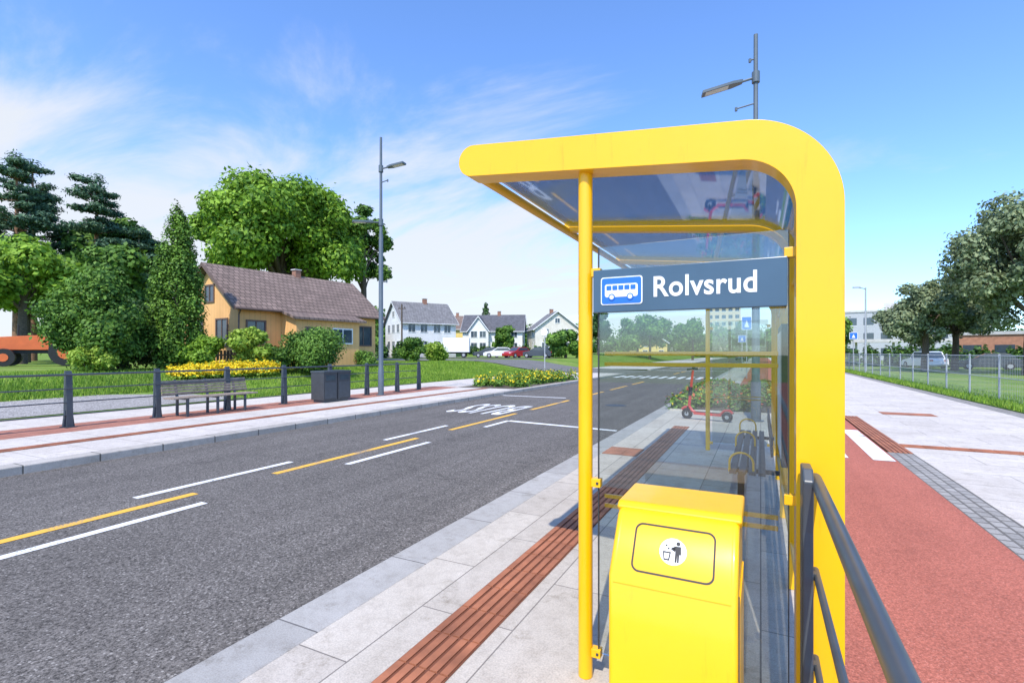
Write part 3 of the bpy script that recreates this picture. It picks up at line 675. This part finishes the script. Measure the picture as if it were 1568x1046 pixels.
LGREY=leafmat('leaf_greygreen',(.10,.145,.07),(.36,.42,.22),.25,.5)
LYG=leafmat('leaf_yellowgreen',(.17,.31,.03),(.42,.55,.085),.35,1)
PETY=leafmat('petal_yellow',(.85,.58,.01),(.95,.76,.04),.2,2); PETR=leafmat('petal_red',(.55,.07,.04),(.75,.18,.07),.2,2); PETP=leafmat('petal_pink',(.6,.15,.3),(.8,.35,.45),.2,2)
tree('linden_tree',-38.7,31,.8,19,6.8,11.8,5.9,80,60000,.19,LBRI,tr=.5,seed=3,cr=.23)
tree('linden_tree',-41.0,28.6,.8,17,3.3,11.4,4.4,34,18000,.19,LBRI,tr=.35,seed=5,cr=.30)
tree('birch_tree',-36,38.5,.8,17,2.7,12.0,5.2,34,16000,.18,LMID,tr=.3,seed=9,cr=.28)
tree('oak_tree',-57,27.5,.8,15,5.0,10.0,4.3,34,14000,.3,LMID,tr=.4,seed=11)
tree('oak_tree',-50,23,.8,13,3.8,7.4,3.4,30,14000,.24,LMID,tr=.4,seed=12)
tree('maple_tree',-44,15.2,.8,9,3.3,6.2,3.0,26,16000,.18,LBRI,tr=.25,seed=13)
tree('maple_tree',-50,17.5,.8,9,3.6,6.0,3.2,26,12000,.22,LBRI,tr=.25,seed=14)
def pine(x,y,z0,h,seed,spread=3.2,first=.28):
    r=random.Random(seed); b=B(PINEB); b.tube([(x,y,z0-.3),(x+.1,y,z0+h*.5),(x,y,z0+h*.97)],[.35,.24,.05],10); cl=[]
    z=h*first
    while z<h*.98:
        f=(z/h-first)/(1-first); Lm=spread*(1-.66*f**1.6)*(.65+.35*min(1,f*6))
        for k in range(r.randint(3,6)):
            a=r.uniform(0,6.28); L=Lm*r.uniform(.45,1.15); e=(x+math.cos(a)*L,y+math.sin(a)*L,z0+z+L*r.uniform(.0,.35))
            b.tube([(x,y,z0+z),e],[.07,.02],5)
            for q in (1.0,.62):
                c=(L*.24+.30)*r.uniform(.7,1.2); cl.append((x+math.cos(a)*L*q,y+math.sin(a)*L*q,z0+z+(e[2]-z0-z)*q+.15,c,c,c*.38))
        z+=h*.052*r.uniform(.7,1.3)
    cl.append((x,y,z0+h,.7,.7,.7))
    o=b.obj('pine_tree',smooth=True); n=19000; p,d=clump_pts(cl,n,.3); leaves('foliage',p,d,.17*(.6+.8*rng.random(n)),[LPINE],o,aspect=.35)
pine(-56.5,19.2,.8,17.0,1); pine(-54.5,24.0,.8,16.4,2,3.2); pine(-60,21.5,.8,17.8,3); pine(-62,17,.8,18,4); pine(-52.5,26.5,.8,12,6,2.6)
cl=[]; r_=random.Random(4); x,y=-23.0,13.1
for i in range(120):
    f=i/120; rr_=1.08*math.sin(min(1,(1-f)*1.5+.03)*math.pi/2)**.8*(.55+.45*min(1,f*4+.4)); a=r_.uniform(0,6.28)
    cl.append((x+math.cos(a)*rr_*.68,y+math.sin(a)*rr_*.68,.8+f*6.9,rr_*.30+.09,rr_*.30+.09,.55))
b=B(BARK); b.tube([(x,y,.5),(x,y,7.2)],[.16,.03],8); o=b.obj('cypress_tree',smooth=True); p,d=clump_pts(cl,32000,.5); d[:,2]+=.3; leaves('foliage',p,d,.06*(.6+.8*rng.random(len(p))),[LCYP],o)
def bush(name,x,y,z,rx,rz,n,ls,mat,k=16,seed=0,flower=None,ff=.1):
    cl=crown(x,y,z+rz*.45,rx,rz*.62,k,.42,seed,-.5)+[(x,y,z+rz*.35,rx*.6,rx*.6,rz*.4)]
    p,d=clump_pts(cl,n,.4); p[:,2]=np.maximum(p[:,2],z+.02)
    b=B(BARK)
    for c in cl[:8]: b.tube([(x,y,z-.1),c[:3]],[.03,.01],5)
    o=b.obj(name,smooth=True); mi=(rng.random(n)<ff).astype(int) if flower else None
    leaves('foliage',p,d,ls*(.6+.8*rng.random(n)),[mat]+([flower] if flower else []),o,mi); return o
bush('shrub',-23.6,10.4,.75,1.6,3.5,24000,.07,LMID,34,21); bush('shrub',-25.4,12.1,.75,1.5,3.6,12000,.085,LDARK,20,23)
bush('shrub',-22.4,9.7,.75,.75,1.0,5000,.06,LYG,10,26); bush('shrub',-27,5.2,.8,.9,1.1,4000,.06,LMID,10,31,PETP,.2)
bush('shrub',-20.8,14.9,.75,.8,2.2,7000,.08,LYG,12,27); bush('shrub',-18.9,17.3,.65,1.45,2.0,20000,.055,LMID,26,28); bush('shrub',-24.6,31.8,.8,.85,1.7,7000,.09,LMID,14,29)
bush('shrub',-26,37,.8,1.3,1.7,6000,.1,LYG,12,30); bush('shrub',-21.7,13.4,.75,.8,1.5,6000,.07,LBRI,12,33); bush('shrub',-21.5,16.9,.75,.6,1.3,4000,.07,LMID,10,34)
bush('shrub',-19.8,15.9,.7,.6,.9,4000,.06,LMID,10,36);bush('shrub',-21.0,22.6,.75,.7,.8,3000,.06,LMID,10,37)
def bed(name,x0,y0,x1,y1,z,h,n,ls,mats,probs,blobs=14,seed=0,thr=.35):
    r=random.Random(seed); cl=[]
    for i in range(blobs):
        s=r.uniform(.25,.5); cl.append((r.uniform(x0,x1),r.uniform(y0,y1),z+h*.35,s,s,h*r.uniform(.4,.75)))
    p,d=clump_pts(cl,n,.3); p[:,2]=np.maximum(p[:,2],z+.01); d[:,2]+=.4
    mi=rng.choice(len(mats),n,p=probs); hi=p[:,2]>z+h*thr; mi=np.where(hi,mi,0)
    leaves(name,p,d,ls*(.6+.8*rng.random(n)),mats,None,mi)
bed('yellow_flower_hedge',-19.9,11.0,-19.2,15.2,.62,.55,20000,.05,[LYG,PETY],[.12,.88],34,1,.12)
bed('flower_bed',-12.1,20.2,-9.7,27.8,0,.55,16000,.06,[LMID,LYG,PETY],[.55,.25,.20],44,2)
bed('flower_bed',-2.1,14.3,.2,24,0,.42,20000,.055,[LMID,LYG,PETR,PETY],[.58,.30,.09,.03],50,3)
bed('hedge',-52,52,-40,54,.8,2.0,9000,.2,[LDARK,LMID],[.6,.4],34,5)
bed('hedge',-56,74,-26,77,1.2,1.4,12000,.2,[LDARK,LMID],[.6,.4],50,6)
bed('hedge',8,66,30,69,0,2.2,14000,.2,[LDARK,LMID],[.5,.5],50,7)
tree('willow_tree',16.2,45.5,0,12,4.3,7.4,4.7,54,30000,.14,LGREY,tr=.35,seed=41,cr=.26,bottom=-.9)
tree('willow_tree',20.5,47,0,14,4.6,9,5.2,44,20000,.16,LGREY,tr=.35,seed=42,cr=.28,bottom=-.9)
tree('willow_tree',11.6,50,0,7.5,2.5,4.3,2.9,34,14000,.13,LGREY,tr=.22,seed=43,cr=.30,bottom=-.9)
tree('willow_tree',14.8,55,0,8.5,3,5,3.2,32,13000,.15,LGREY,tr=.22,seed=44,cr=.30,bottom=-.9)
for i,(x,y,h,rx,m) in enumerate([(-18,92,9,3.6,LMID),(-22,100,8.5,3.4,LMID),(-24,80,9.5,1.9,LDARK),(-12.5,108,8.5,3.4,LMID),(-2.2,95,7.5,2.2,LMID),(-62,70,9,4,LMID),(-39.5,76,6.5,1.7,LMID),(-56,60,6,2.5,LMID),(9.5,88,8,3,LMID),(-23.8,64,4.6,1.9,LMID),(1.8,88,6,2,LMID)]):
    tree('broadleaf_tree',x,y,.2,h,rx,h*.58,h*.42,18,5000,.3,m,tr=.2,seed=60+i,cr=.38,bottom=-.8)
cl=[(-52,92,1.5+i*1.0,2.2*(1-i/11)+.2,2.2*(1-i/11)+.2,.6) for i in range(11)]
b=B(BARK); b.tube([(-52,92,0),(-52,92,12)],[.2,.03],8); o=b.obj('spruce_tree'); p,d=clump_pts(cl,5000,.4); leaves('foliage',p,d,.25*(.6+.8*rng.random(len(p))),[LDARK],o)
r_=random.Random(77); cl=[]
path=[(-150,60),(-120,105),(-75,130),(-40,150),(-5,180),(20,185),(45,150),(110,130),(150,90)]
for i in range(len(path)-1):
    for k in range(16):
        f=k/16+r_.uniform(-.03,.03); x=path[i][0]+(path[i+1][0]-path[i][0])*f+r_.uniform(-6,6); y=path[i][1]+(path[i+1][1]-path[i][1])*f+r_.uniform(-6,6)
        h=r_.uniform(5.5,11)
        for q in range(5): s=r_.uniform(1.8,3.4); cl.append((x+r_.uniform(-2.5,2.5),y+r_.uniform(-2.5,2.5),h*r_.uniform(.25,.9),s,s,s*.9))
p,d=clump_pts(cl,60000,.5); leaves('distant_trees',p,d,.5*(.6+.8*rng.random(len(p))),[LDARK,LMID],None,(rng.random(len(p))<.6).astype(int))
def blades(name,n,xf,h,mats,probs):
    P=xf(n); hh=h*(.4+1.0*rng.random(n)); a=rng.random(n)*6.283; w=.012+.01*rng.random(n)
    v=np.empty((n,3,3)); dx=np.cos(a)*w; dy=np.sin(a)*w
    v[:,0]=P+np.stack([dx,dy,-.02+0*a],1); v[:,1]=P-np.stack([dx,dy,.02+0*a],1); v[:,2]=P+np.stack([rng.normal(size=n)*.04,rng.normal(size=n)*.04,hh],1)
    me=bpy.data.meshes.new(name); me.vertices.add(n*3); me.vertices.foreach_set('co',v.ravel()); me.loops.add(n*3); me.loops.foreach_set('vertex_index',np.arange(n*3)); me.polygons.add(n); me.polygons.foreach_set('loop_start',np.arange(0,n*3,3))
    for m in mats: me.materials.append(m)
    me.polygons.foreach_set('material_index',rng.choice(len(mats),n,p=probs)); me.update(calc_edges=True); me.validate(); o=bpy.data.objects.new(name,me); sc.collection.objects.link(o)
Hv=np.vectorize(H)
def gl(n):
    x=-15.45-rng.random(n)**1.3*9; y=3+rng.random(n)*33; m=(x>-17.7)&(y<10.5); x=np.where(m,x-2.4,x); return np.stack([x,y,Hv(x,y)],1)
def gr(n):
    x=6.02+rng.random(n)*1.6; y=8+rng.random(n)**1.3*50; return np.stack([x,y,0*x+.02],1)
blades('grass',90000,gl,.11,[LYG,LMID,LBRI],[.45,.15,.40]); blades('grass',40000,gr,.13,[LYG,LMID,LBRI],[.40,.2,.40])
# ------------------------------------------------------------------ light, sky
el=R(52); az=(.15,-1.0); l=math.hypot(*az); Sv=Vector((az[0]/l*math.cos(el),az[1]/l*math.cos(el),math.sin(el)))
ld=bpy.data.lights.new('sun','SUN'); ld.energy=5.0; ld.angle=R(.5); ld.color=(1,.94,.85); lo=bpy.data.objects.new('sun',ld); sc.collection.objects.link(lo); lo.rotation_euler=Sv.to_track_quat('Z','Y').to_euler()
w=bpy.data.worlds.new('World'); sc.world=w; w.use_nodes=True; t=w.node_tree; bg=t.nodes['Background']
sky=N(t,'ShaderNodeTexSky',sky_type='NISHITA'); sky.sun_disc=False; sky.sun_elevation=el; sky.sun_rotation=math.atan2(az[0],az[1]); sky.air_density=1.0; sky.dust_density=.5; sky.ozone_density=1.6
tc=N(t,'ShaderNodeTexCoord'); sep=N(t,'ShaderNodeSeparateXYZ'); t.links.new(tc.outputs['Generated'],sep.inputs[0])
def math_(op,a,b_=None,c=None):
    n=N(t,'ShaderNodeMath',operation=op)
    for i,v in enumerate((a,b_,c)):
        if v is None: continue
        if isinstance(v,(int,float)): n.inputs[i].default_value=v
        else: t.links.new(v,n.inputs[i])
    return n.outputs[0]
X,Y,Z=sep.outputs; den=math_('ADD',math_('MAXIMUM',Z,0),.22)
cb=N(t,'ShaderNodeCombineXYZ'); t.links.new(math_('DIVIDE',X,den),cb.inputs[0]); t.links.new(math_('DIVIDE',Y,den),cb.inputs[1])
mp=N(t,'ShaderNodeMapping'); mp.inputs['Rotation'].default_value=(0,0,R(35)); mp.inputs['Scale'].default_value=(.6,1.35,1); mp.inputs['Location'].default_value=(2.3,.7,0); t.links.new(cb.outputs[0],mp.inputs['Vector'])
n1=N(t,'ShaderNodeTexNoise'); n1.inputs['Scale'].default_value=1.15; n1.inputs['Detail'].default_value=10; n1.inputs['Roughness'].default_value=.6; n1.inputs['Distortion'].default_value=.7; t.links.new(mp.outputs[0],n1.inputs['Vector'])
dotl=math_('ADD',math_('MULTIPLY',X,-.86),math_('MULTIPLY',Y,.50))
bias=math_('MULTIPLY',math_('SUBTRACT',dotl,.62),.55)
low=math_('MULTIPLY',math_('SUBTRACT',.34,Z),.62)
cf=math_('ADD',math_('ADD',n1.outputs['Fac'],bias),low)
mr=N(t,'ShaderNodeMapRange',interpolation_type='SMOOTHSTEP'); mr.inputs[1].default_value=.48; mr.inputs[2].default_value=.75; t.links.new(cf,mr.inputs[0])
cloud=math_('MULTIPLY',mr.outputs[0],.90)
mx=N(t,'ShaderNodeMix',data_type='RGBA'); t.links.new(cloud,mx.inputs[0]); 
mg=N(t,'ShaderNodeMix',data_type='RGBA',blend_type='MULTIPLY'); mg.inputs[0].default_value=1; t.links.new(sky.outputs[0],mg.inputs[6]); mg.inputs[7].default_value=(1.5,1.95,2.65,1)
t.links.new(mg.outputs[2],mx.inputs[6]); mx.inputs[7].default_value=(7.0,7.2,7.4,1)
t.links.new(mx.outputs[2],bg.inputs[0]); bg.inputs[1].default_value=.125
# ------------------------------------------------------------------ camera
cd=bpy.data.cameras.new('camera'); cd.sensor_width=36; cd.lens=17.56; cd.shift_y=.0108; cd.clip_end=4000; cd.clip_start=.05
co_=bpy.data.objects.new('camera',cd); sc.collection.objects.link(co_); co_.location=(0,0,1.55); co_.rotation_euler=(R(90),0,R(26.47)); sc.camera=co_
sc.view_settings.view_transform='Standard'; sc.view_settings.look='None'; sc.view_settings.exposure=0
